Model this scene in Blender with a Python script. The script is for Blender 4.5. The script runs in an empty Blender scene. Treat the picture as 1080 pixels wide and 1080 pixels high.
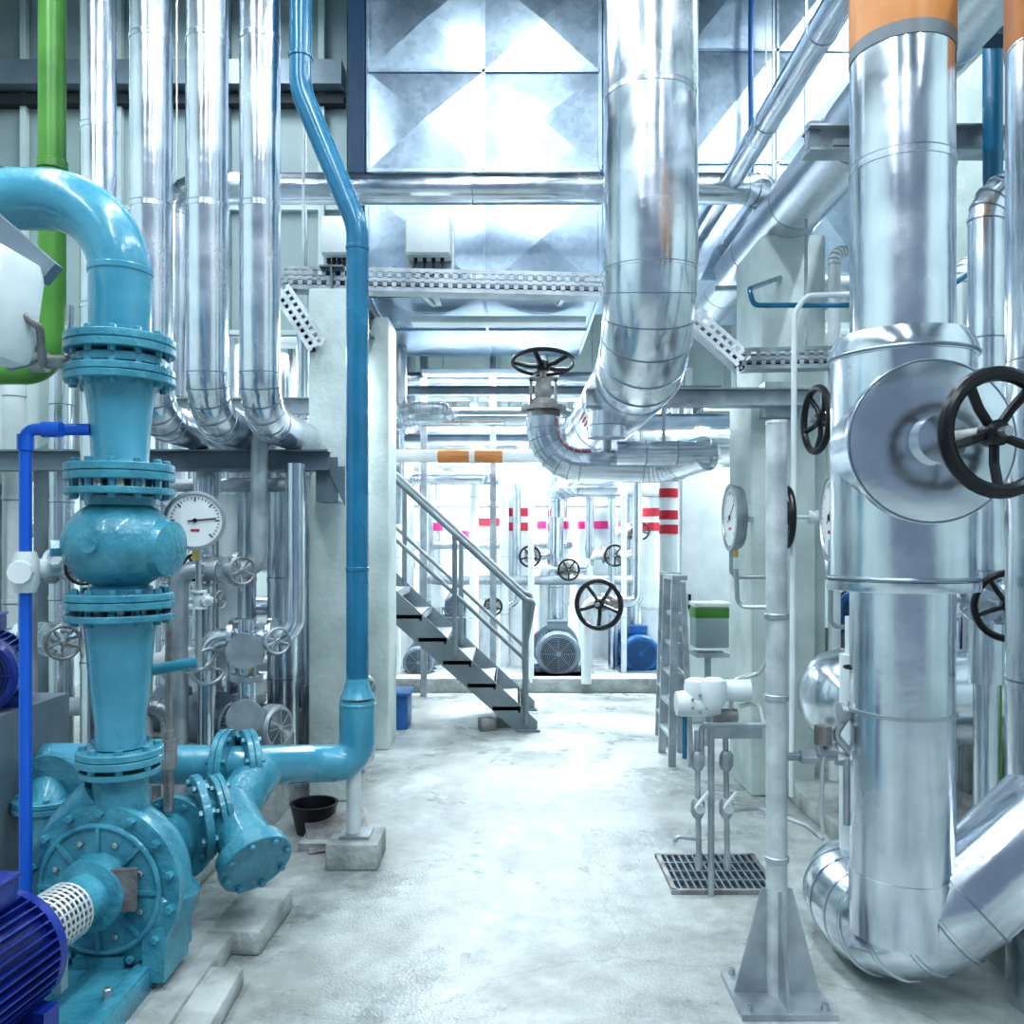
import bpy, math, random, bmesh
from mathutils import Vector, Matrix
random.seed(4)
V=Vector
F=900.0; CH=1.5
def W(px,py,d):
    # layout helper: image pixel coordinates + chosen depth -> metric world position
    return V(((px-540)*d/F, d, CH+(570-py)*d/F))
X_=V((1,0,0));Y_=V((0,1,0));Z_=V((0,0,1))
# ---------------------------------------------------------------- materials
def new_mat(name):
    m=bpy.data.materials.new(name); m.use_nodes=True
    nt=m.node_tree; b=nt.nodes['Principled BSDF']
    return m,nt,b
def mat(name,col,metal=0.0,rough=0.5,col2=None,nscale=4.0,bump=0.0,bscale=20.0,rvar=0.0,coat=0.0,stretch=(1,1,1),emit=0.0,detail=5):
    m,nt,b=new_mat(name)
    b.inputs['Base Color'].default_value=(*col,1); b.inputs['Metallic'].default_value=metal
    b.inputs['Roughness'].default_value=rough
    if coat: b.inputs['Coat Weight'].default_value=coat; b.inputs['Coat Roughness'].default_value=0.12
    tc=nt.nodes.new('ShaderNodeTexCoord'); mp=nt.nodes.new('ShaderNodeMapping'); mp.inputs['Scale'].default_value=stretch
    nt.links.new(tc.outputs['Object'],mp.inputs['Vector'])
    if col2 or rvar:
        n=nt.nodes.new('ShaderNodeTexNoise'); n.inputs['Scale'].default_value=nscale; n.inputs['Detail'].default_value=detail
        nt.links.new(mp.outputs[0],n.inputs['Vector'])
        if col2:
            r=nt.nodes.new('ShaderNodeValToRGB'); r.color_ramp.elements[0].position=.36; r.color_ramp.elements[1].position=.64
            r.color_ramp.elements[0].color=(*col2,1); r.color_ramp.elements[1].color=(*col,1)
            nt.links.new(n.outputs['Fac'],r.inputs['Fac']); nt.links.new(r.outputs['Color'],b.inputs['Base Color'])
        if rvar:
            mr=nt.nodes.new('ShaderNodeMapRange'); mr.inputs['From Min'].default_value=.3; mr.inputs['From Max'].default_value=.7
            mr.inputs['To Min'].default_value=max(.04,rough-rvar); mr.inputs['To Max'].default_value=rough+rvar
            nt.links.new(n.outputs['Fac'],mr.inputs['Value']); nt.links.new(mr.outputs[0],b.inputs['Roughness'])
    if bump:
        n2=nt.nodes.new('ShaderNodeTexNoise'); n2.inputs['Scale'].default_value=bscale; n2.inputs['Detail'].default_value=3
        nt.links.new(mp.outputs[0],n2.inputs['Vector'])
        bp=nt.nodes.new('ShaderNodeBump'); bp.inputs['Strength'].default_value=bump; bp.inputs['Distance'].default_value=.02
        nt.links.new(n2.outputs['Fac'],bp.inputs['Height']); nt.links.new(bp.outputs[0],b.inputs['Normal'])
    return m
def spangle(name,col,col2,rough,scale,bs=.1,bd=.02):
    m,nt,b=new_mat(name); b.inputs['Metallic'].default_value=.97
    tc=nt.nodes.new('ShaderNodeTexCoord'); v=nt.nodes.new('ShaderNodeTexVoronoi'); v.inputs['Scale'].default_value=scale
    nt.links.new(tc.outputs['Object'],v.inputs['Vector'])
    sp=nt.nodes.new('ShaderNodeSeparateColor'); nt.links.new(v.outputs['Color'],sp.inputs[0])
    n=nt.nodes.new('ShaderNodeTexNoise'); n.inputs['Scale'].default_value=1.6; n.inputs['Detail'].default_value=4; nt.links.new(tc.outputs['Object'],n.inputs['Vector'])
    ad=nt.nodes.new('ShaderNodeMath'); ad.operation='MULTIPLY_ADD'; ad.inputs[1].default_value=.22
    nt.links.new(sp.outputs[0],ad.inputs[0]); nt.links.new(n.outputs['Fac'],ad.inputs[2])
    r=nt.nodes.new('ShaderNodeValToRGB'); r.color_ramp.elements[0].position=.35; r.color_ramp.elements[1].position=.9
    r.color_ramp.elements[0].color=(*col2,1); r.color_ramp.elements[1].color=(*col,1)
    nt.links.new(ad.outputs[0],r.inputs['Fac']); nt.links.new(r.outputs['Color'],b.inputs['Base Color'])
    mr=nt.nodes.new('ShaderNodeMapRange'); mr.inputs['To Min'].default_value=rough-.05; mr.inputs['To Max'].default_value=rough+.08
    nt.links.new(ad.outputs[0],mr.inputs['Value']); nt.links.new(mr.outputs[0],b.inputs['Roughness'])
    bp=nt.nodes.new('ShaderNodeBump'); bp.inputs['Strength'].default_value=bs; bp.inputs['Distance'].default_value=bd
    n3=nt.nodes.new('ShaderNodeTexNoise'); n3.inputs['Scale'].default_value=2.2; n3.inputs['Detail'].default_value=1; nt.links.new(tc.outputs['Object'],n3.inputs['Vector'])
    nt.links.new(n3.outputs['Fac'],bp.inputs['Height']); nt.links.new(bp.outputs[0],b.inputs['Normal'])
    return m
CLAD=mat('aluminium_cladding',(.80,.84,.89),1,.21,(.62,.67,.73),5,.16,6,.07)
SEAM=mat('cladding_seam',(.32,.36,.42),1,.35)
CLAD2=spangle('galvanised_cladding',(.82,.85,.89),(.60,.63,.68),.28,60,.15)
DUCT=spangle('galvanised_duct_sheet',(.54,.65,.75),(.34,.43,.53),.33,26,.5,.035)
GALV=mat('galvanised_steel',(.52,.56,.59),.75,.45,(.35,.39,.42),8,.05,30,.08)
GREYP=mat('grey_painted_steel',(.20,.25,.29),.3,.45,(.15,.19,.23),5)
STAIR=mat('stair_grey_steel',(.25,.29,.31),.4,.45,(.19,.23,.25),5)
TEAL=mat('teal_pipe_paint',(.085,.34,.46),0,.27,(.055,.26,.37),5,.1,30,.08,coat=.5)
TEALD=mat('teal_cast_iron_paint',(.075,.31,.40),0,.33,(.035,.20,.28),9,.3,45,.08,coat=.35)
BLUEP=mat('blue_riser_paint',(.014,.17,.30),0,.26,(.011,.13,.24),4,.05,20,.05,coat=.4)
NAVY=mat('navy_paint',(.01,.04,.09),0,.35)
MOTB=mat('motor_blue_paint',(.01,.035,.27),0,.33,(.007,.02,.17),6,.1,40,coat=.3)
BMOT=mat('pump_blue_paint',(.03,.16,.42),0,.35,(.02,.11,.3),6)
PVC=mat('blue_plastic_pipe',(.015,.13,.62),0,.3)
GREEN=mat('green_pipe_paint',(.085,.26,.04),0,.35,(.055,.19,.03),4,.05,20)
ORANGE=mat('orange_band',(.60,.24,.07),0,.4,(.50,.19,.05),5)
GBAND=mat('grey_band',(.16,.18,.20),0,.4)
WHITE=mat('white_painted_metal',(.74,.79,.80),0,.38,(.62,.68,.69),5)
POSTM=mat('worn_galvanised_post',(.66,.70,.71),.3,.45,(.44,.48,.50),10,.15,30)
CONC=mat('painted_concrete_column',(.62,.70,.68),0,.6,(.46,.54,.52),3,.25,25)
PLIN=mat('plinth_concrete',(.46,.49,.48),0,.8,(.26,.28,.27),6,.5,30)
WALLM=mat('wall_paint',(.60,.68,.67),0,.7,(.46,.54,.54),1.5,.1,20)
WALLD=mat('grey_wall_panel',(.34,.42,.42),0,.6,(.27,.34,.35),1.2)
CEIL=mat('ceiling_paint',(.22,.27,.29),0,.8,(.16,.21,.23),1)
BLACK=mat('black_handwheel_paint',(.008,.009,.012),0,.3)
DARK=mat('painted_recess_shade',(.02,.025,.03),0,.7)  # flat dark colour standing in for the shade inside gaps and recesses
STEEL=mat('bolt_steel',(.45,.48,.50),.9,.38)
RED=mat('red_band',(.50,.02,.04),0,.45)
MAG=mat('magenta_label',(.62,.03,.20),0,.45)
BRASS=mat('brass',(.60,.42,.16),1,.3)
GFACE=mat('gauge_face',(.85,.87,.87),0,.5)
RUST=mat('worn_valve_iron',(.38,.39,.39),.6,.5,(.22,.20,.19),12,.2,40)
GRMOT=mat('grey_motor_paint',(.24,.29,.35),.1,.4,(.17,.21,.26),6)
HOSE=mat('braided_hose',(.6,.62,.63),.6,.4)
def floor_mat():
    m,nt,b=new_mat('worn_concrete_floor')
    L=nt.links.new
    g=nt.nodes.new('ShaderNodeTexCoord')
    def noise(s,d=6,rough=.6,dist=0):
        n=nt.nodes.new('ShaderNodeTexNoise'); n.inputs['Scale'].default_value=s; n.inputs['Detail'].default_value=d
        n.inputs['Roughness'].default_value=rough; n.inputs['Distortion'].default_value=dist
        L(g.outputs['Object'],n.inputs['Vector']); return n
    n1=noise(1.1,8,.65,.4); n2=noise(7,8,.7); n3=noise(90,3)
    r=nt.nodes.new('ShaderNodeValToRGB'); e=r.color_ramp.elements
    e[0].position=.38; e[0].color=(.20,.225,.22,1); e[1].position=.62; e[1].color=(.53,.58,.565,1)
    x=e.new(.5); x.color=(.38,.415,.405,1)
    mx=nt.nodes.new('ShaderNodeMath'); mx.operation='MULTIPLY_ADD'; mx.inputs[1].default_value=.5
    L(n2.outputs['Fac'],mx.inputs[0])
    m2=nt.nodes.new('ShaderNodeMath'); m2.operation='MULTIPLY'; m2.inputs[1].default_value=.5; L(n1.outputs['Fac'],m2.inputs[0]); L(m2.outputs[0],mx.inputs[2])
    L(mx.outputs[0],r.inputs['Fac'])
    n4=noise(.9,7,.7,.8); rs=nt.nodes.new('ShaderNodeValToRGB'); rs.color_ramp.elements[0].position=.46; rs.color_ramp.elements[1].position=.66
    L(n4.outputs['Fac'],rs.inputs['Fac'])
    k=nt.nodes.new('ShaderNodeMath'); k.operation='MULTIPLY'; k.inputs[1].default_value=.55; L(rs.outputs['Color'],k.inputs[0])
    ms=nt.nodes.new('ShaderNodeMixRGB'); L(k.outputs[0],ms.inputs['Fac']); L(r.outputs['Color'],ms.inputs[1]); ms.inputs[2].default_value=(.21,.195,.175,1)
    vd=nt.nodes.new('ShaderNodeVectorMath'); vd.operation='MULTIPLY_ADD'; nn=noise(2.2,5)
    vd.inputs[1].default_value=(.35,.35,0); L(nn.outputs['Color'],vd.inputs[0]); L(g.outputs['Object'],vd.inputs[2])
    vo=nt.nodes.new('ShaderNodeTexVoronoi'); vo.feature='DISTANCE_TO_EDGE'; vo.inputs['Scale'].default_value=.38; L(vd.outputs[0],vo.inputs['Vector'])
    cr=nt.nodes.new('ShaderNodeMapRange'); cr.inputs['From Min'].default_value=.0; cr.inputs['From Max'].default_value=.003; cr.inputs['To Min'].default_value=.32; cr.inputs['To Max'].default_value=0
    L(vo.outputs['Distance'],cr.inputs['Value'])
    mc=nt.nodes.new('ShaderNodeMixRGB'); L(cr.outputs[0],mc.inputs['Fac']); L(ms.outputs[0],mc.inputs[1]); mc.inputs[2].default_value=(.12,.13,.13,1)
    L(mc.outputs[0],b.inputs['Base Color'])
    mr=nt.nodes.new('ShaderNodeMapRange'); mr.inputs['From Min'].default_value=.35; mr.inputs['From Max'].default_value=.65; mr.inputs['To Min'].default_value=.20; mr.inputs['To Max'].default_value=.48
    L(n1.outputs['Fac'],mr.inputs['Value']); L(mr.outputs[0],b.inputs['Roughness'])
    bp=nt.nodes.new('ShaderNodeBump'); bp.inputs['Strength'].default_value=.3; bp.inputs['Distance'].default_value=.01
    ad=nt.nodes.new('ShaderNodeMath'); L(n2.outputs['Fac'],ad.inputs[0]); L(n3.outputs['Fac'],ad.inputs[1])
    L(ad.outputs[0],bp.inputs['Height']); L(bp.outputs[0],b.inputs['Normal'])
    return m
FLOORM=floor_mat()
# ---------------------------------------------------------------- mesh builder
def basis(a):
    a=a.normalized(); ref=Z_ if abs(a.z)<.9 else X_
    u=a.cross(ref).normalized(); return u,a.cross(u).normalized()
class B:
    def __init__(s,name): s.n=name;s.v=[];s.f=[];s.m=[];s.mats=[]
    def mi(s,m):
        if m not in s.mats: s.mats.append(m)
        return s.mats.index(m)
    def rings(s,fr,mt,n=24,caps=True,closed=False):
        i0=len(s.v); k=s.mi(mt)
        for (c,u,v,r) in fr:
            for j in range(n):
                a=2*math.pi*j/n; s.v.append(c+u*(math.cos(a)*r)+v*(math.sin(a)*r))
        N=len(fr)
        for i in range(N if closed else N-1):
            for j in range(n):
                a=i0+i*n+j; b=i0+i*n+(j+1)%n; i2=((i+1)%N)
                c=i0+i2*n+(j+1)%n; d=i0+i2*n+j
                s.f.append((a,b,c,d)); s.m.append(k)
        if caps and not closed:
            s.f.append(tuple(i0+j for j in reversed(range(n)))); s.m.append(k)
            s.f.append(tuple(i0+(N-1)*n+j for j in range(n))); s.m.append(k)
        return s
    def lathe(s,o,ax,prof,mt,n=28):
        o=V(o);ax=V(ax).normalized(); u,v=basis(ax)
        return s.rings([(o+ax*t,u,v,max(r,.0004)) for t,r in prof],mt,n)
    def cyl(s,p0,p1,r,mt,n=20,r1=None):
        p0=V(p0);p1=V(p1); return s.lathe(p0,p1-p0,[(0,r),((p1-p0).length,r if r1 is None else r1)],mt,n)
    def sphere(s,c,r,mt,n=24,sq=1.0,ax=Z_):
        pr=[(-r*sq*math.cos(math.pi*i/12),r*math.sin(math.pi*i/12)) for i in range(13)]
        return s.lathe(c,ax,pr,mt,n)
    def path(s,pts,bend,seg):
        pts=[V(p) for p in pts]; out=[(pts[0],0)]
        for i in range(1,len(pts)-1):
            P=pts[i]; a=(P-pts[i-1]); b=(pts[i+1]-P); la=a.length; lb=b.length; a.normalize(); b.normalize()
            ang=a.angle(b)
            if ang<.02: out.append((P,0)); continue
            t=min(bend*math.tan(ang/2),la*.48 if i>1 else la*.98,lb*.48 if i<len(pts)-2 else lb*.98)
            R=t/math.tan(ang/2); st=P-a*t; C=P+(b-a).normalized()*(R/math.cos(ang/2)); ax=a.cross(b).normalized()
            for k in range(seg+1):
                out.append((C+Matrix.Rotation(ang*k/seg,3,ax)@(st-C),1))
        out.append((pts[-1],0)); return out
    def tube(s,pts,r,mt,bend=None,seg=8,n=20,seams=0,sm=None,closed=False,caps=True):
        if bend is None: bend=r*3
        pp=s.path(pts,bend,seg); P=[p for p,_ in pp]; T=[]
        for i in range(len(P)):
            if i==0: t=P[1]-P[0]
            elif i==len(P)-1: t=P[-1]-P[-2]
            else: t=(P[i]-P[i-1]).normalized()+(P[i+1]-P[i]).normalized()
            T.append(t.normalized())
        u,v=basis(T[0]); fr=[(P[0],u,v,r)]
        for i in range(1,len(P)):
            q=T[i-1].rotation_difference(T[i]); u=q@u; v=q@v
            fr.append((P[i],u.copy(),v.copy(),r))
        s.rings(fr,mt,n,caps)
        if seams:
            sm=sm or mt
            def band(p,t,w=.024):
                s.lathe(p-t*w/2,t,[(0,r*.98),(.001,r+.0035),(w-.001,r+.0035),(w,r*.98)],sm,n)
                s.lathe(p-t*(w/2+.005),t,[(0,r*.98),(.0,r+.0014),(.005,r+.0014),(.005,r*.98)],SEAM,n)
            for i in range(len(P)):
                if pp[i][1]: band(P[i],T[i],.012)
            for i in range(len(P)-1):
                l=(P[i+1]-P[i]).length
                if l>seams*1.3:
                    k=int(l/seams); t=(P[i+1]-P[i]).normalized()
                    for j in range(1,k+1): band(P[i]+t*(l*j/(k+1)),t)
        return s
    def torus(s,c,ax,R,r,mt,n=36,m=10):
        c=V(c); ax=V(ax).normalized(); u,v=basis(ax); fr=[]
        for i in range(n):
            a=2*math.pi*i/n; d=u*math.cos(a)+v*math.sin(a); fr.append((c+d*R,d,ax,r))
        return s.rings(fr,mt,m,False,True)
    def box(s,c,size,mt,rot=None,bev=0.0):
        c=V(c); i0=len(s.v); k=s.mi(mt)
        if bev:
            bm=bmesh.new(); bmesh.ops.create_cube(bm,size=1.0)
            for q in bm.verts: q.co=V((q.co.x*size[0],q.co.y*size[1],q.co.z*size[2]))
            bmesh.ops.bevel(bm,geom=list(bm.edges),offset=bev,segments=2,affect='EDGES',profile=.5)
            bm.verts.index_update()
            for q in bm.verts: s.v.append(c+((rot@q.co) if rot else q.co))
            for f in bm.faces: s.f.append(tuple(i0+q.index for q in f.verts)); s.m.append(k)
            bm.free(); return s
        for x in(-.5,.5):
            for y in(-.5,.5):
                for z in(-.5,.5):
                    q=V((x*size[0],y*size[1],z*size[2])); s.v.append(c+((rot@q) if rot else q))
        for f in((0,1,3,2),(4,6,7,5),(0,4,5,1),(2,3,7,6),(0,2,6,4),(1,5,7,3)): s.f.append(tuple(i0+a for a in f)); s.m.append(k)
        return s
    def bar(s,p0,p1,w,h,mt,up=Z_):
        p0=V(p0);p1=V(p1);a=(p1-p0);l=a.length;a.normalize()
        if abs(a.dot(up))>.95: up=Y_
        sd=a.cross(up).normalized();u2=sd.cross(a)
        return s.box((p0+p1)/2,(l,w,h),mt,Matrix((a,sd,u2)).transposed())
    def prism(s,poly,ext,mt):
        i0=len(s.v);k=s.mi(mt);n=len(poly);ext=V(ext)
        for p in poly: s.v.append(V(p))
        for p in poly: s.v.append(V(p)+ext)
        s.f.append(tuple(i0+j for j in range(n)));s.m.append(k)
        s.f.append(tuple(i0+n+j for j in reversed(range(n))));s.m.append(k)
        for j in range(n): s.f.append((i0+j,i0+(j+1)%n,i0+n+(j+1)%n,i0+n+j));s.m.append(k)
        return s
    def ibeam(s,p0,p1,w,h,mt,t=.01,up=Z_):
        p0=V(p0);p1=V(p1);a=(p1-p0).normalized()
        if abs(a.dot(up))>.95: up=Y_
        sd=a.cross(up).normalized();u2=sd.cross(a)
        s.bar(p0+u2*(h/2-t/2),p1+u2*(h/2-t/2),w,t,mt,up);s.bar(p0-u2*(h/2-t/2),p1-u2*(h/2-t/2),w,t,mt,up)
        return s.bar(p0,p1,t,h-t,mt,up)
    def bolts(s,c,ax,rb,n,rad,h,mt,ph=0):
        c=V(c);ax=V(ax).normalized();u,v=basis(ax)
        for i in range(n):
            a=2*math.pi*(i+.5)/n+ph; p=c+(u*math.cos(a)+v*math.sin(a))*rb
            s.lathe(p,ax,[(0,rad),(h*.85,rad),(h,rad*.75)],mt,6)
        return s
    def flange(s,c,ax,r,th,mt,n=8,bm_=None,bs=.012,gap=False):
        c=V(c);ax=V(ax).normalized(); b=.003
        s.lathe(c-ax*th/2,ax,[(0,r*.7),(0,r-b),(b,r),(th-b,r),(th,r-b),(th,r*.7)],mt,36)
        if n:
            s.bolts(c+ax*th/2,ax,r*.84,n,bs,bs*1.1,bm_ or STEEL);s.bolts(c-ax*th/2,-ax,r*.84,n,bs,bs*1.1,bm_ or STEEL)
        return s
    def fpair(s,c,ax,r,th,mt,n=8,bm_=None,bs=.012):
        c=V(c);ax=V(ax).normalized()
        s.flange(c-ax*(th*.53),ax,r,th,mt,0).flange(c+ax*(th*.53),ax,r,th,mt,0)
        s.lathe(c-ax*th*.2,ax,[(0,r*.9),(th*.4,r*.9)],DARK,32)
        s.bolts(c+ax*th*1.03,ax,r*.84,n,bs,bs*1.2,bm_ or STEEL);s.bolts(c-ax*th*1.03,-ax,r*.84,n,bs,bs*1.2,bm_ or STEEL)
        return s
    def wheel(s,c,ax,R,mt=None,sp=5,rim=None):
        mt=mt or BLACK; c=V(c);ax=V(ax).normalized();u,v=basis(ax); rim=rim or R*.1
        s.torus(c,ax,R-rim,rim,mt)
        s.lathe(c-ax*R*.15-ax*R*.12,ax,[(0,R*.15),(R*.02,R*.2),(R*.26,R*.2),(R*.3,R*.14)],mt,16)
        for i in range(sp):
            a=2*math.pi*i/sp+.3; d=u*math.cos(a)+v*math.sin(a)
            s.tube([c-ax*R*.12+d*R*.12,c-ax*R*.12+d*R*.45,c+d*R*.88],R*.075,mt,R*.3,3,8)
        s.lathe(c-ax*R*.1,ax,[(0,R*.08),(R*.3,R*.08)],STEEL,8)
        return s
    def gate(s,c,pa,sa,R,mt,Rw,L=None,wm=None,H=None):
        c=V(c);pa=V(pa).normalized();sa=V(sa).normalized();L=L or R*2.2;H=H or R*3.0
        s.lathe(c-pa*L/2,pa,[(0,R*.6),(0,R),(.12*L,R),(.12*L,R*.62),(.3*L,R*.68),(.5*L,R*.78),(.7*L,R*.68),(.88*L,R*.62),(.88*L,R),(L,R),(L,R*.6)],mt,28)
        for k in(-1,1): s.bolts(c+pa*k*L*.38,-pa*k,R*.83,8,R*.08,R*.1,STEEL)
        s.lathe(c,sa,[(0,R*.6),(R*.95,R*.55),(R*.95,R*.8),(R*1.15,R*.8),(R*1.15,R*.45),(R*1.7,R*.3),(R*1.75,R*.38),(R*1.9,R*.38),(R*1.9,R*.1),(H,R*.1)],mt,20)
        s.bolts(c+sa*R*1.15,sa,R*.66,6,R*.08,R*.1,STEEL)
        if Rw: s.wheel(c+sa*H,sa,Rw,wm)
        return s
    def motor(s,c,ax,r,L,mt,fan=True,feet=True,box=True,side=None,fl=1):
        c=V(c);ax=V(ax).normalized();u=ax.cross(Z_).normalized()
        s.lathe(c,ax,[(0,r*.5),(0,r*.85),(.04*L,r*.95),(.1*L,r*.95),(.1*L,r*.82),(.78*L,r*.82)],mt,32)
        s.lathe(c+ax*.76*L,ax,[(0,r*.85),(.01*L,r*1.0),(.2*L,r*1.0),(.24*L,r*.9),(.24*L,r*.2)],mt,32)
        s.lathe(c+ax*L*.985,ax,[(0,r*.80),(.02*L,r*.78),(.021*L,r*.1)],DARK,28)
        for k in range(9): s.torus(c+ax*(L*1.012),ax,r*(.12+.078*k),r*.016,mt,28,6)
        s.lathe(c+ax*L,ax,[(0,r*.14),(.02*L,r*.12)],mt,16)
        for k in range(8):
            a=math.pi*2*k/8; d=u*math.cos(a)+Z_*math.sin(a); s.bar(c+ax*L*1.012+d*r*.1,c+ax*L*1.012+d*r*.85,.005,.005,mt,ax)
        nf=40
        for i in range(nf):
            a=2*math.pi*i/nf; d=u*math.cos(a)+Z_*math.sin(a); t=ax.cross(d)
            s.box(c+ax*L*.43+d*r*.88,(L*.66,r*.2,r*.03),mt,Matrix((ax,d,t)).transposed())
        R=Matrix((ax,u,Z_)).transposed()
        if box:
            s.box(c+ax*L*.4+Z_*r*1.15,(L*.42,r*.9,r*.4),mt,R,.01); s.box(c+ax*L*.4+Z_*r*1.37,(L*.46,r*.98,r*.06),mt,R,.006)
        if feet:
            for k in(.2,.7):
                for q in(-1,1): s.box(c+ax*L*k+u*q*r*.75-Z_*r*.85,(L*.12,r*.5,r*.42),mt,R)
        return s
    def done(s,col=None,smooth=True,loc=None,parent=None):
        if not s.v: return
        xs=[p.x for p in s.v];ys=[p.y for p in s.v];zs=[p.z for p in s.v]
        o=V(((min(xs)+max(xs))/2,(min(ys)+max(ys))/2,min(zs)))
        me=bpy.data.meshes.new(s.n); me.from_pydata([tuple(p-o) for p in s.v],[],s.f)
        for m in s.mats: me.materials.append(m)
        me.polygons.foreach_set('material_index',s.m)
        bm=bmesh.new();bm.from_mesh(me);bmesh.ops.recalc_face_normals(bm,faces=bm.faces);bm.to_mesh(me);bm.free()
        me.polygons.foreach_set('use_smooth',[True]*len(me.polygons))
        me.set_sharp_from_angle(angle=math.radians(6 if 'duct' in s.n else 33))
        ob=bpy.data.objects.new(s.n,me); ob.location=o
        bpy.context.scene.collection.objects.link(ob)
        if parent: ob.parent=parent
        return ob
# ---------------------------------------------------------------- room
CZ=6.2
B('floor').box((0,4,-.1),(9.4,16.4,.2),FLOORM).done()
B('ceiling').box((0,4,CZ+.1),(9.4,16.4,.2),CEIL).done()
B('wall_left').box((-4.6,4,CZ/2),(.2,16.4,CZ),WALLM).done()
B('wall_right').box((4.6,4,CZ/2),(.2,16.4,CZ),WALLM).done()
B('wall_back').box((0,12.1,CZ/2),(9.0,.2,CZ),WALLM).done()
b=B('wall_mezzanine')
b.box((-2.95,7.3,4.65),(3.1,.15,3.1),WALLD)
for z in(3.25,4.3): b.box((-2.95,7.2,z),(3.1,.06,.04),WALLM)
b.box((-2.95,7.1,5.35),(3.1,.2,.2),GREYP);b.box((-2.95,7.15,5.18),(3.1,.1,.08),DARK)  # last strip paints the shade of a wall slit; nothing is recessed
for x in(-4.1,-3.3,-2.4,-1.6): b.box((x,7.18,4.65),(.05,.06,3.1),WALLM)
b.box((-2.95,8.6,3.05),(3.1,2.7,.12),CONC)
b.done()
b=B('wall_upper_right'); b.box((3.3,8.1,4.5),(2.4,.15,3.4),WALLM)
for x in(2.5,3.1,3.7): b.box((x,8.0,4.5),(.05,.06,3.4),CONC)
b.done()
def column(x0,x1,y0,y1,z1):
    b=B('concrete_column'); b.box(((x0+x1)/2,(y0+y1)/2,z1/2),(x1-x0,y1-y0,z1),CONC,None,.015); b.done()
column(-1.17,-.94,4.9,5.3,2.95)
column(-1.07,-.88,6.1,6.5,3.1)
column(1.40,1.78,5.0,5.5,2.36)
column(1.55,1.95,5.3,5.9,3.4)
column(2.9,3.3,5.6,6.0,CZ)
column(-3.2,-2.85,6.6,7.0,3.1)
b=B('steel_beam'); b.ibeam((-1.05,4.95,3.02),(-1.05,7.2,3.02),.14,.16,GREYP); b.done()
b=B('steel_beam'); b.ibeam((-2.9,4.6,1.93),(-.98,4.6,1.93),.12,.11,GREYP)
b.box((-1.0,4.72,1.83),(.12,.22,.24),GREYP); b.prism([(-1.0,4.6,1.9),(-.9,4.6,1.9),(-.9,4.6,1.68)],(0,.02,0),GREYP)
b.ibeam((-2.85,4.6,0),(-2.85,4.6,1.9),.1,.1,GREYP); b.done()
b=B('steel_beam'); b.ibeam((-3.0,5.4,2.35),(-1.1,5.4,2.35),.1,.1,GALV); b.ibeam((-2.95,5.4,0),(-2.95,5.4,2.35),.1,.1,GREYP);b.done()
b=B('steel_beam'); b.ibeam((.42,4.85,2.31),(1.75,4.85,2.31),.12,.1,GALV); b.box((1.55,4.95,2.31),(.2,.12,.2),GALV)
b.box((.62,4.87,2.25),(.14,.16,.04),GREYP); b.done()
b=B('steel_beam'); b.ibeam(W(850,150,4.0),W(1200,150,4.0),.12,.12,GALV); b.ibeam(W(1190,150,4.0),V((2.89,4.0,CZ)),.1,.1,GREYP); b.bar(W(857,158,4.0),W(857,130,4.0),.05,.05,GREYP);b.bar((1.72,4,3.4),(1.72,4,CZ),.03,.03,GALV);b.done()
b=B('steel_beam'); b.ibeam(W(1000,30,3.4),W(1200,30,3.4),.1,.1,NAVY);b.bar(W(1005,30,3.4),V((1.757,3.4,CZ)),.03,.03,GALV);b.bar(W(1190,30,3.4),V((2.45,3.4,CZ)),.03,.03,GALV);b.done()
b=B('steel_beam'); b.ibeam(W(377,0,5.5)+Z_*1.4,W(377,185,5.5),.1,.1,NAVY); b.done()
# ---------------------------------------------------------------- ducts
def panel(b,o,u,v,n,nu,nv,mt,h=.035,seam=.02):
    o=V(o);u=V(u);v=V(v);n=V(n).normalized();k=b.mi(mt)
    for i in range(nu):
        for j in range(nv):
            a=o+u*(i/nu)+v*(j/nv);p=[a,a+u/nu,a+u/nu+v/nv,a+v/nv];c=(p[0]+p[2])/2+n*h*random.uniform(.6,1.2)
            i0=len(b.v);b.v+= [q+n*.004 for q in p]+[c]
            for q in range(4): b.f.append((i0+q,i0+(q+1)%4,i0+4));b.m.append(k)
    for i in range(nu+1):
        a=o+u*(i/nu);b.bar(a+n*.012,a+v+n*.012,.022,.022,mt,n)
    for j in range(nv+1):
        a=o+v*(j/nv);b.bar(a+n*.012,a+u+n*.012,.022,.022,mt,n)
b=B('ventilation_duct')
b.box((-.2,7.0,4.7),(1.63,1.96,2.9),DUCT)
panel(b,(-1.02,6.01,4.1),(1.64,0,0),(0,0,2.1),(0,-1,0),2,3,DUCT,.06)
panel(b,(-1.02,6.01,3.27),(1.64,0,0),(0,0,.7),(0,-1,0),2,1,DUCT,.03)
panel(b,(-1.02,6.05,3.24),(1.64,0,0),(0,1.9,0),(0,0,-1),2,2,DUCT,.05)
b.bar((-1.02,5.98,4.02),(.62,5.98,4.02),.06,.08,DUCT); b.bar((-1.02,5.98,3.25),(.62,5.98,3.25),.05,.05,DUCT)
b.done()
b=B('ventilation_duct')
b.box((2.05,7.3,4.85),(1.4,1.4,2.66),DUCT)
panel(b,(1.35,6.6,3.55),(1.4,0,0),(0,0,2.6),(0,-1,0),2,3,DUCT,.06)
b.bar((1.35,6.56,3.52),(2.75,6.56,3.52),.06,.06,DUCT);b.done()
b=B('ventilation_duct')
b.box((1.0,7.4,4.9),(.66,1.2,2.56),DUCT); panel(b,(.68,6.8,3.65),(.64,0,0),(0,0,2.5),(0,-1,0),1,3,DUCT,.06);b.done()
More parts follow.
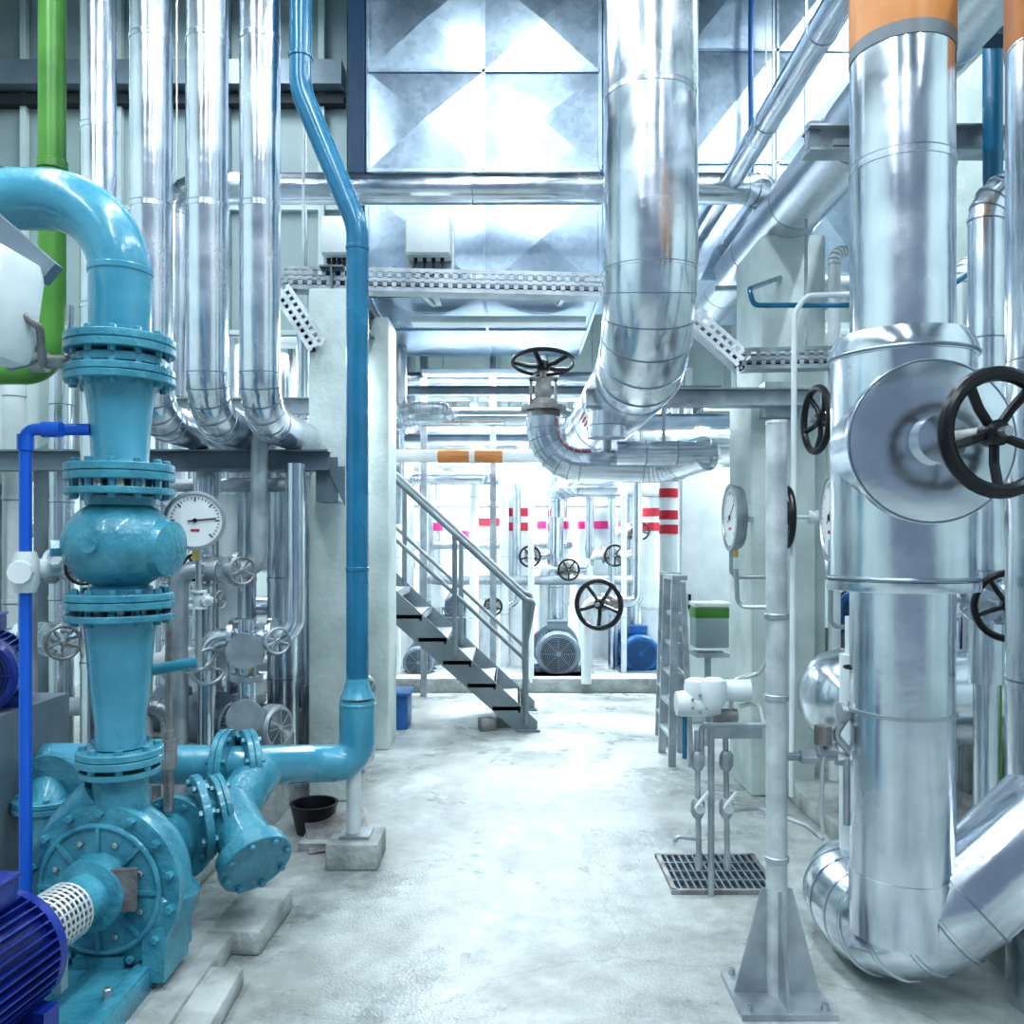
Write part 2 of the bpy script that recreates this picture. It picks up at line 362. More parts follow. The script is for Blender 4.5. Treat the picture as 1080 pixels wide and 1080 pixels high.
# ---------------------------------------------------------------- insulated pipes (left bank)
for X,Y,r in((-2.06,4.25,.083),(-1.70,4.02,.095),(-1.436,4.02,.097),(-1.187,4.02,.094)):
    b=B('insulated_riser_pipe')
    if X<-2: b.tube([(X,Y,CZ),(X,Y,.0)],r,CLAD,seams=.9,n=32)
    else: b.tube([(X,Y,CZ),(X,Y,2.08),(X,5.35 if X<-1.3 else 5.2,2.08),(X,5.35 if X<-1.3 else 5.2,0)],r,CLAD,.2,5,32,.8)
    b.done()
b=B('insulated_pipe'); b.tube([(-1.75,4.9,0),(-1.75,4.9,1.9)],.08,CLAD,seams=.6,n=28);b.done()
b=B('insulated_pipe'); b.tube([W(187,420,5.5),W(187,199,5.5),W(815,199,5.5),W(815,199,5.5)+V((0,2.4,0))],.098,CLAD,.17,5,32,.95);b.tube([W(187,420,5.5),W(187,420,5.5)+V((0,1.9,0))],.098,CLAD,n=24);b.done()
b=B('green_pipe'); b.tube([V((-2.37,4.4,CZ)),W(55,392,4.4),W(-120,392,4.4),W(-120,392,4.4)+V((0,0,-2.3))],.066,GREEN,.14,10,24,0);b.flange(W(55,175,4.4),Z_,.075,.05,GREEN,0);b.done()
b=B('blue_riser_pipe')
b.tube([V((W(318,0,4).x,4.0,CZ)),W(317,95,4.0),W(377,238,4.0),W(377,732,4.0)],.052,BLUEP,.28,12,28)
for y in(262,600): b.flange(W(377,y,4.0),Z_,.055,.02,BLUEP,0)
b.flange(W(317,60,4.0),Z_,.057,.02,BLUEP,0)
b.lathe(W(377,715,4),-Z_,[(0,.052),(.02,.055),(.06,.066),(.09,.082)],TEAL,28)
p1=W(377,738,4.0)
b.tube([p1,W(377,805,4.0),W(325,805,3.9),W(262,808,3.52)],.084,TEAL,.16,12,32)
b.flange(W(377,742,4.0),Z_,.087,.014,TEAL,0)
b.done()
b=B('pipe_support_stand'); b.cyl(W(373,800,4.0),V((W(373,0,4).x,4.0,.1)),.034,WHITE,20); b.box((W(376,0,4).x,4.0,.06),(.24,.26,.12),PLIN,None,.012);b.box((W(376,0,4).x,4.0,.128),(.14,.14,.014),GALV);b.done()
# ---------------------------------------------------------------- teal pump assembly
D=2.8; PX=W(127,0,D).x
def zz(y,d=D): return CH+(570-y)*d/F
b=B('teal_discharge_pipework')
b.tube([W(-60,210,D),W(127,210,D),V((PX,D,zz(358)))],.097,TEAL,.25,14,36)
b.lathe(V((PX,D,zz(283))),-Z_,[(0,.097),(.004,.101),(.02,.101),(.024,.097)],TEAL,32)
b.flange(W(10,210,D),X_,.1,.015,BLACK,0)
b.fpair((PX,D,zz(366)),Z_,.17,.026,TEALD,12,TEALD,.013)
b.flange((PX,D,zz(383)),Z_,.145,.03,TEALD,0)
b.fpair((PX,D,zz(398)),Z_,.17,.024,TEALD,12,TEALD,.013)
b.lathe((PX,D,zz(405)),-Z_,[(0,.115),(.05,.104),(.16,.092),(.25,.088),(.28,.10)],TEAL,36)
b.fpair((PX,D,zz(499)),Z_,.168,.026,TEALD,12,TEALD,.013)
b.flange((PX,D,zz(519)),Z_,.168,.022,TEALD,12,TEALD,.013)
pr=[(0,.11),(.03,.105)]
for i in range(11):
    a=math.radians(-62+i*12.4); pr.append((.155+.15*math.sin(a),.178*math.cos(a)))
pr+=[(.30,.10),(.33,.105)]
b.lathe((PX,D,zz(524)),-Z_,pr,TEALD,40)
b.lathe((PX+.05,D,zz(575)),V((1,-.2,-.1)),[(0,.10),(.10,.095),(.13,.09),(.14,.05)],TEALD,28)
b.lathe((PX-.13,D-.06,zz(578)),V((-1,-.6,0)),[(0,.03),(.06,.03)],TEALD,6)
b.lathe((PX-.01,D-.165,zz(575)),V((0,-1,.05)),[(0,.024),(.03,.024)],TEALD,16)
b.fpair((PX,D,zz(633)),Z_,.168,.024,TEALD,12,TEALD,.013)
b.flange((PX,D,zz(650)),Z_,.168,.022,TEALD,12,TEALD,.013)
b.lathe((PX,D,zz(655)),-Z_,[(0,.112),(.03,.108),(.12,.1),(.22,.092),(.34,.078),(.41,.08)],TEAL,36)
b.fpair((PX,D,zz(796)),Z_,.133,.024,TEALD,8,TEALD,.013)
b.flange((PX,D,zz(812)),Z_,.125,.02,TEALD,0)
b.lathe((PX-.13,D-.02,zz(383)),-X_,[(0,.022),(.10,.022),(.10,.035),(.15,.035),(.15,.02),(.18,.02)],RUST,12)
b.torus((PX-.24,D-.05,zz(377)),V((1,1,0)),.035,.009,STEEL,20,8); b.bar((PX-.24,D-.05,zz(383)),(PX-.27,D-.16,zz(400)),.02,.012,STEEL)
b.done()
C=V((PX-.01,D,zz(925))); AX=V((-.12,-.99,0)).normalized()
b=B('centrifugal_pump')
fr=[];n=44
u=V((-AX.y,AX.x,0)).normalized(); 
for i in range(n):
    a=2*math.pi*i/n; d=u*math.cos(a)+Z_*math.sin(a); rr=.075+.03*(i/n)
    fr.append((C+d*(.175),d,AX,rr))
b.rings(fr,TEALD,16,False,True)
b.lathe(C-AX*.10,AX,[(0,.12),(0,.20),(.05,.225),(.12,.235),(.155,.235),(.155,.262),(.185,.262),(.188,.25),(.188,.20),(.20,.19),(.205,.12),(.26,.11),(.27,.075),(.36,.07)],TEALD,44)
b.bolts(C+AX*.088,AX,.24,14,.014,.02,TEALD)
b.bolts(C+AX*.1,AX,.155,8,.01,.014,STEEL)
b.torus(C+AX*.1,AX,.2,.01,TEALD,40,8)
for i in range(8):
    a=2*math.pi*i/8; d=u*math.cos(a)+Z_*math.sin(a); b.bar(C+AX*.1+d*.1,C+AX*.095+d*.2,.012,.03,TEALD,AX)
b.lathe(V((PX,D,zz(818))),-Z_,[(0,.085),(.08,.09),(.16,.105),(.24,.10)],TEALD,32)
b.tube([V((PX-.05,D,zz(835))),C+u*-.2+Z_*.12,C+u*-.18-Z_*.05],.075,TEALD,.15,8,20)
b.lathe(C-AX*.36,AX,[(0,.10),(.3,.11)],TEALD,28); b.flange(C-AX*.36,AX,.16,.03,TEALD,8,TEALD)
b.box(C+u*.0+AX*.05-Z_*.25,(.16,.14,.08),TEALD); b.box(C+u*.17-Z_*.2,(.07,.2,.17),TEALD);b.box(C-u*.17-Z_*.2,(.07,.2,.17),TEALD)
b.box(C+AX*.14+u*.10+Z_*.02,(.09,.02,.13),RUST,Matrix.Rotation(.1,3,'Z'))
b.done()
b=B('coupling_guard'); g0=C+AX*.26
for i in range(10):
    b.torus(g0+AX*(.02*i),AX,.082+.0,.0045,HOSE,28,6)
for i in range(24):
    a=2*math.pi*i/24;d=u*math.cos(a)+Z_*math.sin(a);b.bar(g0+d*.082,g0+AX*.19+d*.082,.008,.004,HOSE,d)
b.cyl(g0-AX*.02,g0+AX*.25,.035,STEEL,16); b.box(g0+AX*.05-Z_*.14,(.05,.04,.14),HOSE);b.done()
b=B('electric_motor'); b.motor(g0+AX*.21,AX,.17,.5,MOTB); b.done()
b=B('pump_skid'); 
b.box((PX-.1,2.28,.115),(.5,1.5,.07),TEALD,None,.006); b.box((PX+.12,2.28,.12),(.05,1.5,.085),TEALD,None,.004)
b.box((PX-.12,2.13,.17),(.36,.34,.05),NAVY)
for y in(2.0,2.5,2.95): b.bolts((PX+.1,y,.16),Z_,.0,1,.014,.03,STEEL)
b.done()
b=B('concrete_plinth'); b.box((PX-.25,2.2,.04),(1.05,2.0,.08),PLIN,None,.012); b.done()
b=B('concrete_plinth'); b.box((-.95,2.50,.035),(.12,.75,.07),PLIN,Matrix.Rotation(.03,3,'Z'),.014); b.done()
b=B('concrete_plinth'); b.box((-1.0,3.28,.045),(.2,.4,.09),PLIN,Matrix.Rotation(-.05,3,'Z'),.014); b.done()
b=B('concrete_plinth'); b.box((-2.3,4.0,.03),(1.9,1.2,.06),PLIN,None,.012); b.done()
b=B('suction_strainer_pipework')
s0=C-AX*.38
b.tube([s0,s0+V((.02,.16,0)),s0+V((.18,.26,.03))],.085,TEALD,.15,8,28)
b.flange(W(212,862,3.2),V((.8,.5,.1)),.16,.03,TEALD,8,TEALD,.014)
b.fpair(W(232,858,3.26),V((.8,.5,.1)),.15,.022,TEALD,8,TEALD,.012)
b.tube([W(205,865,3.18),W(245,855,3.3),W(275,812,3.5)],.09,TEALD,.15,8,28)
b.lathe(W(240,850,3.28),(W(277,925,3.05)-W(240,850,3.28)),[(0,.09),(.2,.1),(.24,.1),(.24,.13),(.27,.13)],TEALD,32)
e=(W(277,925,3.05)-W(240,850,3.28)).normalized();ec=W(240,850,3.28)+e*.285
b.flange(ec,e,.135,.03,TEALD,8,TEALD,.014)
b.fpair(W(262,808,3.52),V((.8,.45,0)),.15,.024,TEALD,8,TEALD,.013)
b.fpair(W(238,808,3.5),X_,.15,.024,TEALD,8,TEALD,.013)
b.tube([W(-150,802,3.5),W(262,808,3.52)],.082,TEAL,n=28)
b.fpair(W(35,802,3.5),X_,.14,.02,TEALD,8,TEALD,.012)
b.lathe(W(75,815,3.5),V((0,-1,-.1)),[(0,.07),(.12,.075),(.12,.13),(.16,.13),(.16,.05)],TEALD,28)
b.tube([W(52,802,3.5),W(52,850,3.3),W(52,880,3.3)+V((0,0,-.4))],.07,TEALD,.1,8,24); b.fpair(W(52,845,3.35),Z_,.135,.022,TEALD,8,TEALD,.012)
b.cyl(W(262,880,3.5),V((W(262,0,3.5).x,3.5,0)),.03,TEALD,12)
b.done()
b=B('thermometer_well'); b.cyl(W(178,855,3.1),W(178,770,3.1),.018,RUST,12);b.cyl(W(178,810,3.1),W(178,780,3.1),.03,RUST,6);b.cyl(W(178,770,3.1),W(178,650,3.1),.012,RUST,10);b.done()
def gauge(name,c,ax,r,tail,back=.05,needle=.6):
    b=B(name);c=V(c);ax=V(ax).normalized()
    b.lathe(c-ax*back,ax,[(0,r*.8),(0,r*.97),(.01,r),(back,r*1.06),(back+.012,r*1.06),(back+.014,r*.95),(back+.004,r*.93)],STEEL,40)
    b.lathe(c+ax*.002,ax,[(0,r*.9),(.003,r*.93)],GFACE,40)
    u=ax.cross(Z_).normalized()
    for i in range(31):
        a=math.radians(-45+i*9);d=u*(-math.cos(a))+Z_*math.sin(a);k=.16 if i%5==0 else .08
        b.bar(c+ax*.007+d*r*(.84-k),c+ax*.007+d*r*.84,.0022 if i%5 else .004,.001,BLACK,ax)
    d=u*-math.cos(needle)+Z_*math.sin(needle)
    b.bar(c+ax*.01-d*r*.25,c+ax*.01+d*r*.72,.005,.002,BLACK,ax);b.lathe(c+ax*.008,ax,[(0,r*.08),(.005,r*.08)],BLACK,12)
    b.box(c+ax*.006-Z_*r*.35,(r*.3,.002,r*.08),RED,Matrix((u,ax,Z_)).transposed())
    if tail: b.tube(tail,.011,STEEL,.04,6,12); b.lathe(c-Z_*r*1.02-ax*back*.5,-Z_,[(0,.014),(.04,.014)],BRASS,6)
    return b
gc=W(206,549,3.0)
b=gauge('pressure_gauge',gc,V((.25,-1,.0)),.098,[gc+V((0,.03,-.1)),gc+V((0,.03,-.35)),gc+V((.0,.03,-.55)),W(178,700,3.1)],needle=.1)
b.gate(gc+V((0,.03,-.28)),Z_,V((1,-.3,0)),.03,WHITE,.035,wm=RUST)
b.tube([gc+V((0,.03,-.5)),gc+V((-.16,.03,-.53))],.02,TEAL)
b.done()
b=B('blue_plastic_pipe'); 
b.tube([W(95,453,2.75),W(27,453,2.7),V((W(27,0,2.7).x,2.7,.08))],.019,PVC,.03,6,16)
b.lathe(W(27,475,2.7),Z_,[(0,.025),(.05,.025)],PVC,16);b.lathe(W(45,453,2.7),X_,[(0,.025),(.06,.025)],PVC,16)
b.lathe(W(27,625,2.7),Z_,[(0,.03),(.03,.04),(.1,.04),(.13,.03)],WHITE,12);b.lathe(W(27,603,2.7),V((0.3,-1,0)),[(0,.03),(.05,.03),(.06,.04),(.08,.035)],WHITE,10)
b.tube([W(27,603,2.7),W(60,600,2.8)],.022,WHITE);b.sphere(W(45,600,2.75),.03,WHITE,12)
b.done()
b=B('valve_actuator')
b.box(W(-35,318,2.5),(.34,.24,.33),WHITE,Matrix.Rotation(.15,3,'Y'),.05)
b.box(W(-35,318,2.5)+V((0,-.125,0)),(.24,.02,.24),WHITE,Matrix.Rotation(.15,3,'Y'),.008)
b.lathe(W(-8,295,2.5)+V((0,-.13,0)),V((0,-1,0)),[(0,.05),(.02,.05),(.022,.035)],BLACK,20)
b.bar(W(-20,225,2.6),W(55,290,2.6),.05,.07,GREYP);b.bar(W(-20,250,2.6),W(40,300,2.6),.04,.05,BLACK)
b.tube([W(20,330,2.5),W(42,345,2.55),W(45,385,2.65)],.012,RUST,.03)
b.tube([W(-60,330,2.55),V((W(-60,0,2.55).x,2.55,.08))],.05,GREYP)
b.done()
b=B('sloping_air_duct')
b.prism([W(-120,470,5.2),W(-120,560,5.2),W(100,440,5.2),W(130,395,5.2),W(60,375,5.2)],(0,.5,0),WALLM);b.ibeam((-3.3,5.5,0),(-3.3,5.5,2.2),.1,.1,GREYP);b.done()
# ---------------------------------------------------------------- cable trays
def tray(b,p0,p1,h=.09,dep=.12,pitch=.05,mt=GALV,nrm=-Y_):
    p0=V(p0);p1=V(p1);a=(p1-p0);L=a.length;a.normalize();nrm=V(nrm);up=a.cross(nrm)
    if up.z<0: up=-up
    for k in(-.5,0,.5): b.bar(p0+up*h*k,p1+up*h*k,.004,h*.24,mt,up)
    n=int(L/pitch)
    for i in range(n+1):
        for k,o in((-.25,0),(.25,.5)):
            q=p0+a*min(L,(i+o)*pitch); b.bar(q+up*h*(k-.17),q+up*h*(k+.17),.004,pitch*.45,mt,a)
    c=-nrm*dep/2
    b.bar(p0-up*h*.6+c,p1-up*h*.6+c,dep,.004,mt,up); b.bar(p0+c*2,p1+c*2,.004,h,GREYP,up)
    for j in range(3): b.tube([p0+c*(.5+.4*j)-up*h*.35,p1+c*(.5+.4*j)-up*h*.35],.014,(BLACK,HOSE,GREYP)[j],n=8)
b=B('cable_tray');tray(b,W(297,292,5.0),W(634,300,5.0),.11,pitch=.055); 
b.bar(W(320,300,5.05),W(320,300,5.05)+Z_*3.2,.015,.015,GALV)
for px in(440,600): q=W(px,303,5.05);b.bar(q,q+V((0,1.1,.2)),.03,.03,GALV)
b.done()
b=B('cable_tray');tray(b,W(728,330,5.1),W(785,380,4.9),.1,pitch=.055);tray(b,W(785,378,4.9),W(880,376,4.9),.1,pitch=.055);b.bar(W(850,376,5.0),W(850,376,5.0)+Z_*3.6,.015,.015,GALV);b.bar(W(735,330,5.1),W(735,330,5.1)+Z_*3.3,.015,.015,GALV);b.done()
b=B('cable_tray');tray(b,W(296,305,5.0),W(335,365,4.85),.1);b.done()
for (x0,x1) in((341,369),(429,476)):
    b=B('junction_box');c=W((x0+x1)/2,252,5.3);w=(x1-x0)*5.3/F
    b.box(c,(w,.14,.24),WHITE,None,.012);b.box(c+V((0,-.072,0)),(w*.94,.01,.22),WHITE,None,.004)
    for i in range(4):
        p=c+V(((-.3+.2*i)*w,0,-.12));b.cyl(p,p-Z_*.03,.012,BLACK,10);b.tube([p-Z_*.03,p-Z_*.13+V((random.uniform(-.03,.03),-.1,0))],.006,BLACK,n=8)
    b.box(c+V((0,.09,-.03)),(w*1.1,.03,.34),GALV);b.bar(c+V((0,.1,0)),c+V((0,.1,-.25)),.04,.02,GALV)
    b.bar(c+V((0,.1,-.2)),c+V((0,.72,-.2)),.04,.04,GALV)
    b.done()
# ---------------------------------------------------------------- centre big pipe
b=B('large_insulated_pipe')
XC=.68
b.tube([(XC,4.2,CZ),(XC,4.2,2.40),(XC,7.6,2.40),(XC+1.6,7.6,2.40)],.228,CLAD,.42,6,44,.95)
b.bar((XC,4.85,2.2),(XC,4.85,2.36),.2,.05,GREYP)
for j in range(5): 
    a=math.radians(200+j*7);d=V((math.cos(a),0,math.sin(a)));b.bar(V((XC,5.5,2.4))+d*.2305,V((XC,5.75,2.4))+d*.2305,.014,.004,RED,d)
b.done()
b=B('insulated_pipe')
b.tube([W(572,440,5.6),W(575,490,5.6),W(700,492,5.6),W(745,478,5.3)],.11,CLAD,.25,6,30,.6)
b.lathe(W(573,420,5.6),Z_,[(0,.05),(.05,.06),(.12,.045),(.14,.02),(.24,.02)],RUST,16)
b.lathe(W(573,440,5.6),Z_,[(0,.11),(.04,.11),(.04,.15),(.07,.15),(.07,.08),(.12,.07)],RUST,24)
b.bar(W(560,440,5.6),W(560,400,5.6),.02,.03,RUST);b.bar(W(586,440,5.6),W(586,400,5.6),.02,.03,RUST);b.bar(W(558,400,5.6),W(588,400,5.6),.03,.03,RUST)
b.wheel(W(573,387,5.6)+Z_*.03,V((.02,.22,1)),.215,BLACK,5,.014)
b.cyl(W(640,500,5.6),V((W(640,0,5.6).x,5.6,2.3)),.03,GALV,12)
b.done()
b=B('insulated_pipe'); b.tube([W(640,462,4.95),W(640,462,4.95)+V((0,0,.25))],.11,CLAD,n=28,seams=.1);b.tube([W(650,478,5.3),W(748,478,5.3)],.075,CLAD,seams=.2);b.lathe(W(745,478,5.3),X_,[(0,.06),(.02,.09),(.05,.09)],CLAD);b.bar(W(700,478,5.3),W(700,425,5.1),.02,.02,GALV);b.done()
b=B('insulated_pipe');b.tube([(1.72,-1,3.55),(1.72,7.8,3.55)],.17,CLAD2,seams=.9,n=32)
for y in (1,4.0,6.3): b.bar((1.93,y,3.3),(1.93,y,CZ),.02,.02,GALV);b.bar((1.5,y,3.36),(1.95,y,3.36),.04,.03,GALV)
b.done()
b=B('insulated_pipe');b.tube([(1.40,2.2,3.80),(1.40,8,3.80)],.07,CLAD,seams=.9,n=28);b.tube([(2.2,1,3.95),(2.2,8,3.95)],.12,CLAD,seams=.9,n=28);b.done()
b=B('blue_pipe');b.tube([W(1047,0,3.9)+Z_*1.9,W(1047,215,3.9),W(1047,215,3.9)+V((1.5,0.5,0))],.042,BLUEP);b.done()
b=B('blue_pipe');b.tube([W(1100,235,4.6),W(1005,300,4.6),W(960,322,4.6),W(795,322,4.6),W(790,305,4.6),W(830,290,5.5)],.014,BLUEP,.04,5,10);b.done()
b=B('blue_conduit');b.tube([W(792,185,6.4),W(792,20,6.4),W(797,-20,6.4)+Z_*1],.02,BMOT,.05,5,10);b.done()
b=B('white_conduit');b.tube([W(835,840,4.3),W(838,330,4.3),W(850,312,4.3),W(905,310,4.3)],.014,WHITE,.06,6,10);b.done()
# ---------------------------------------------------------------- right main pipe & valve
DR=2.75; XR=W(951,0,DR).x; rR=.157
b=B('insulated_valve_riser')
b.tube([(XR,DR,CZ),(XR,DR,.36)],rR,CLAD,n=48,seams=1.25)
b.lathe((XR,DR,zz(50,DR)),Z_,[(0,rR),(0,rR+.003),(.5,rR+.003),(.5,rR)],ORANGE,48)
b.lathe((XR,DR,zz(64,DR)),Z_,[(0,rR),(0,rR+.0032),(.043,rR+.0032),(.043,rR)],GBAND,48)
z0=zz(622,DR);z1=zz(372,DR)
b.lathe((XR,DR,z0),Z_,[(0,rR),(0,.226),(.004,.228),(.03,.228),(.032,.216),(z1-z0-.03,.216),(z1-z0-.028,.222),(z1-z0,.222),(z1-z0+.045,.205),(z1-z0+.047,rR)],CLAD,52)
b.torus((XR,DR,z1-.02),Z_,.222,.006,SEAM,52,8);b.torus((XR,DR,z0+.04),Z_,.222,.006,SEAM,52,8)
for zq in(z0+.035,z1+.0): b.bolts((XR,DR,zq),Z_,.215,28,.004,.006,STEEL)
va=V((-.06,-1,0)).normalized();vc=V((XR,DR,zz(474,DR)))
b.lathe(vc,va,[(0,.228),(.195,.228),(.20,.246),(.225,.246),(.23,.236),(.242,.16),(.246,.075),(.30,.07)],CLAD,48)
b.torus(vc+va*.227,va,.240,.004,SEAM,48,6)
b.lathe(vc+va*.25,va,[(0,.06),(.04,.06),(.045,.03)],RUST,20)
b.wheel(V((1.315,2.30,zz(456,2.30))),V((.14,-1,0)),.18,BLACK,5,.021)
b.cyl(vc+va*.24,V((1.315,2.30,zz(456,2.30))),.022,RUST,16)
b.tube([(XR+1.7,3.38,.185),(XR-.005,3.38,.185),(XR-.005,2.72,.185),(XR+.50,2.72,.66),(XR+.75,2.72,.93)],.164,CLAD,.27,5,44,.7)
b.lathe((XR,DR,.44),-Z_,[(0,rR),(.0,rR+.004),(.02,rR+.004),(.2,rR+.002)],CLAD,44)
b.done()
b=B('insulated_riser_pipe');xx=W(1120,0,DR).x
b.tube([(xx,DR,CZ),(xx,DR,.0)],.16,CLAD,n=40,seams=1.1);b.lathe((xx,DR,zz(48,DR)),Z_,[(0,.16),(0,.164),(.5,.164)],ORANGE,40);b.done()
b=B('pipe_support_post');px_=W(819,0,2.8).x
b.cyl((px_,2.8,.02),(px_,2.8,zz(447,2.8)),.034,POSTM,24);b.lathe((px_,2.8,zz(447,2.8)),Z_,[(0,.036),(.01,.034)],POSTM,24)
b.box((px_,2.8,.01),(.3,.28,.02),GALV)
for s_ in(-1,1):
    b.prism([(px_+s_*.03,2.795,.02),(px_+s_*.14,2.795,.02),(px_+s_*.05,2.795,.36),(px_+s_*.03,2.795,.36)],(0,.01,0),GALV)
    b.prism([(px_-.005,2.8+s_*.03,.02),(px_-.005,2.8+s_*.13,.02),(px_-.005,2.8+s_*.04,.36),(px_-.005,2.8+s_*.03,.36)],(.01,0,0),GALV)
for y in(735,905,650): b.flange(W(819,y,2.8),Z_,.04,.02,GALV,0)
for s_ in(-1,1):
    for t_ in(-1,1): b.lathe((px_+s_*.12,2.8+t_*.11,.02),Z_,[(0,.012),(.02,.012)],STEEL,6)
b.tube([W(819,640,2.8),W(778,640,2.85),W(776,600,2.85)],.008,STEEL,.03,5,8)
b.done()
b=B('drain_valve_train')
b.tube([W(812,798,2.85),W(905,798,2.85),W(925,798,2.8)],.014,GALV,n=12)
b.gate(W(903,752,2.8),X_,Z_,.034,GALV,.042,L=.11,H=.15)
b.tube([W(903,800,2.82),W(880,775,2.82),W(895,752,2.8),W(1005,749,2.72)],.013,STEEL,.03,5,12)
for p in((850,798),(872,790),(888,800)): b.lathe(W(p[0],p[1],2.84)-X_*.02,X_,[(0,.024),(.05,.024)],GALV,6)
b.tube([W(893,800,2.82),W(893,842,2.82),W(893,870,2.82)],.012,GALV,n=10)
b.tube([W(880,770,2.82),W(868,800,2.84),W(866,850,2.84),W(868,880,2.84)],.008,HOSE,.03,5,8)
b.lathe(W(868,775,2.82)-Z_*.03,Z_,[(0,.03),(.06,.03)],RUST,8)
b.lathe(W(951,749,2.75)+V((0,-.0,-.006)),Z_,[(0,.158),(0,.163),(.012,.163),(.012,.158)],STEEL,40)
b.done()
b=B('pressure_transmitter_station');d=3.6
b.tube([W(740,800,d),W(740,765,d),W(820,765,3.3),W(819,765,2.83)],.012,GALV,.03,5,10)
for dx in(0,16):
    c=W(735+dx*1.1,735,d-.05*dx/16);b.lathe(c-Z_*.05,Z_,[(0,.03),(.03,.05),(.09,.055),(.12,.05),(.13,.03)],WHITE,20)
b.lathe(W(738,742,d)+X_*-.1,X_,[(0,.03),(0,.05),(.03,.055),(.14,.055),(.18,.05),(.18,.03)],WHITE,20)
b.bolts(W(738,742,d-.055)+V((0,0,0)),-Y_,.035,6,.007,.01,STEEL)
b.lathe(W(775,728,d)-X_*.06,X_,[(0,.045),(.12,.05),(.12,.02)],WHITE,16);b.lathe(W(762,755,d)-X_*.04,X_,[(0,.03),(.1,.03)],RUST,12)
b.box(W(775,772,d),(.22,.03,.05),GALV)
b.tube([W(770,765,d),W(773,715,d),W(800,712,d),W(812,690,3.3)],.009,HOSE,.05,6,8)
b.tube([W(780,745,d),W(800,740,d),W(806,765,3.4)],.009,HOSE,.05,6,8)
for px in(735,765):
    b.tube([W(px,770,d),W(px+2,905,d)],.012,GALV,n=10)
    for y in(800,850): b.lathe(W(px+1,y+12,d),Z_,[(0,.02),(.02,.03),(.06,.03),(.08,.02)],GALV,8)
    b.lathe(W(px+1,850,d),-Y_,[(0,.02),(.05,.02)],WHITE,8);b.bar(W(px,850,d-.06),W(px+12,835,d-.06),.02,.008,WHITE)
    b.lathe(W(px+2,918,d),Z_,[(0,.012),(.03,.018),(.08,.014)],GALV,10)
b.tube([W(738,885,d),W(712,882,d),W(712,888,d)],.009,GALV,.02)
b.tube([W(767,855,d),W(800,852,d),W(850,870,3.5),W(868,885,3.4)],.010,GALV,.05,6,8)
b.cyl(W(750,770,d),V((W(750,0,d).x,d,0)),.014,GALV,12)
b.tube([W(722,755,d),W(722,800,d)],.01,BLUEP);b.done()
b=B('floor_drain_grate');gx0,gx1,gy0,gy1=.69,1.13,3.62,4.03
b.box(((gx0+gx1)/2,(gy0+gy1)/2,.003),(gx1-gx0,gy1-gy0,.006),DARK)  # dark plate painted as the shaded pit; the floor is not cut
for y in(gy0,gy1): b.box(((gx0+gx1)/2,y,.01),(gx1-gx0+.03,.02,.02),RUST)
for x in(gx0,gx1): b.box((x,(gy0+gy1)/2,.01),(.02,gy1-gy0,.02),RUST)
for i in range(1,14): b.box((gx0+(gx1-gx0)*i/14,(gy0+gy1)/2,.011),(.009,gy1-gy0,.016),GREYP)
for i in range(1,4): b.box(((gx0+gx1)/2,gy0+(gy1-gy0)*i/4,.011),(gx1-gx0,.010,.017),GREYP)
b.done()
b=B('gate_valve');c=W(868,440,3.9);b.gate(c+V((.3,.1,0)),Y_,V((-1,-.05,0)),.1,CLAD,.165,H=.3);b.tube([c+V((.3,.1,0)),c+V((.3,.5,0)),c+V((1.2,.5,0)),c+V((1.2,.5,-1.9)),],.06,CLAD,.12);b.done()
b=B('gate_valve');c=W(834,545,4.2);b.gate(c+V((.28,.05,0)),Y_,V((-1,.08,0)),.09,WHITE,.16,H=.28);b.tube([c+V((.28,.05,0)),c+V((.28,.4,0)),c+V((1.0,.4,0)),c+V((1.0,.4,-1.6))],.05,CLAD,.12);b.done()
gg=W(771,546,4.6);b=gauge('pressure_gauge',gg,V((-1,.02,0)),.17,[gg-Z_*.15,gg-Z_*.32,gg-Z_*.32+X_*.3]);b.bar(gg+V((.05,.03,0)),V((1.4,5.0,gg.z)),.03,.03,GALV);b.done()
gg=W(876,546,3.9);b=gauge('temperature_gauge',gg,V((-1,.16,0)),.19,[gg-Z_*.1,gg-Z_*.5,gg-Z_*.5+X_*.3]);b.cyl(gg,gg+X_*.9,.03,RUST,12);b.done()
b=B('gate_valve');c=W(1052,640,3.1);b.gate(c+V((.15,.45,0)),X_,V((-.2,-1,0)),.11,CLAD,.135,H=.42);b.tube([c+V((0.1,.45,0)),c+V((.9,.45,0)),c+V((.9,.45,-1.2))],.07,CLAD,.15);b.tube([c+V((.15,.45,0)),c+V((-.1,.45,0)),c+V((-.1,.45,-1.2))],.06,CLAD,.12);b.done()
b=B('condensate_vessel');c=W(846,735,4.2)
b.lathe(c,X_,[(0,.02),(.01,.1),(.05,.17),(.12,.22),(.2,.235),(.2,.241),(.22,.241),(.22,.235),(.9,.235),(.9,.241),(.92,.241),(.92,.235),(2.6,.235),(2.7,.15),(2.75,.02)],CLAD,44)
for x in(.35,1.4,2.3): b.box(V((c.x+x,c.y,.27)),(.08,.3,.54),GREYP)
b.done()
b=B('electric_motor');c=W(1020,690,4.9);b.motor(c+V((.1,0,.1)),V((.3,-1,0)),.15,.4,MOTB);b.box(c+V((.15,.05,-.42)),(.5,.5,.76),PLIN);b.done()
b=B('electric_motor');c=W(885,640,5.6);b.motor(c+V((.1,0,0)),V((-.3,-1,0)),.13,.35,BMOT);b.box(V((c.x+.1,c.y-.1,c.z/2-.07)),(.35,.5,c.z-.14),GREYP);b.done()
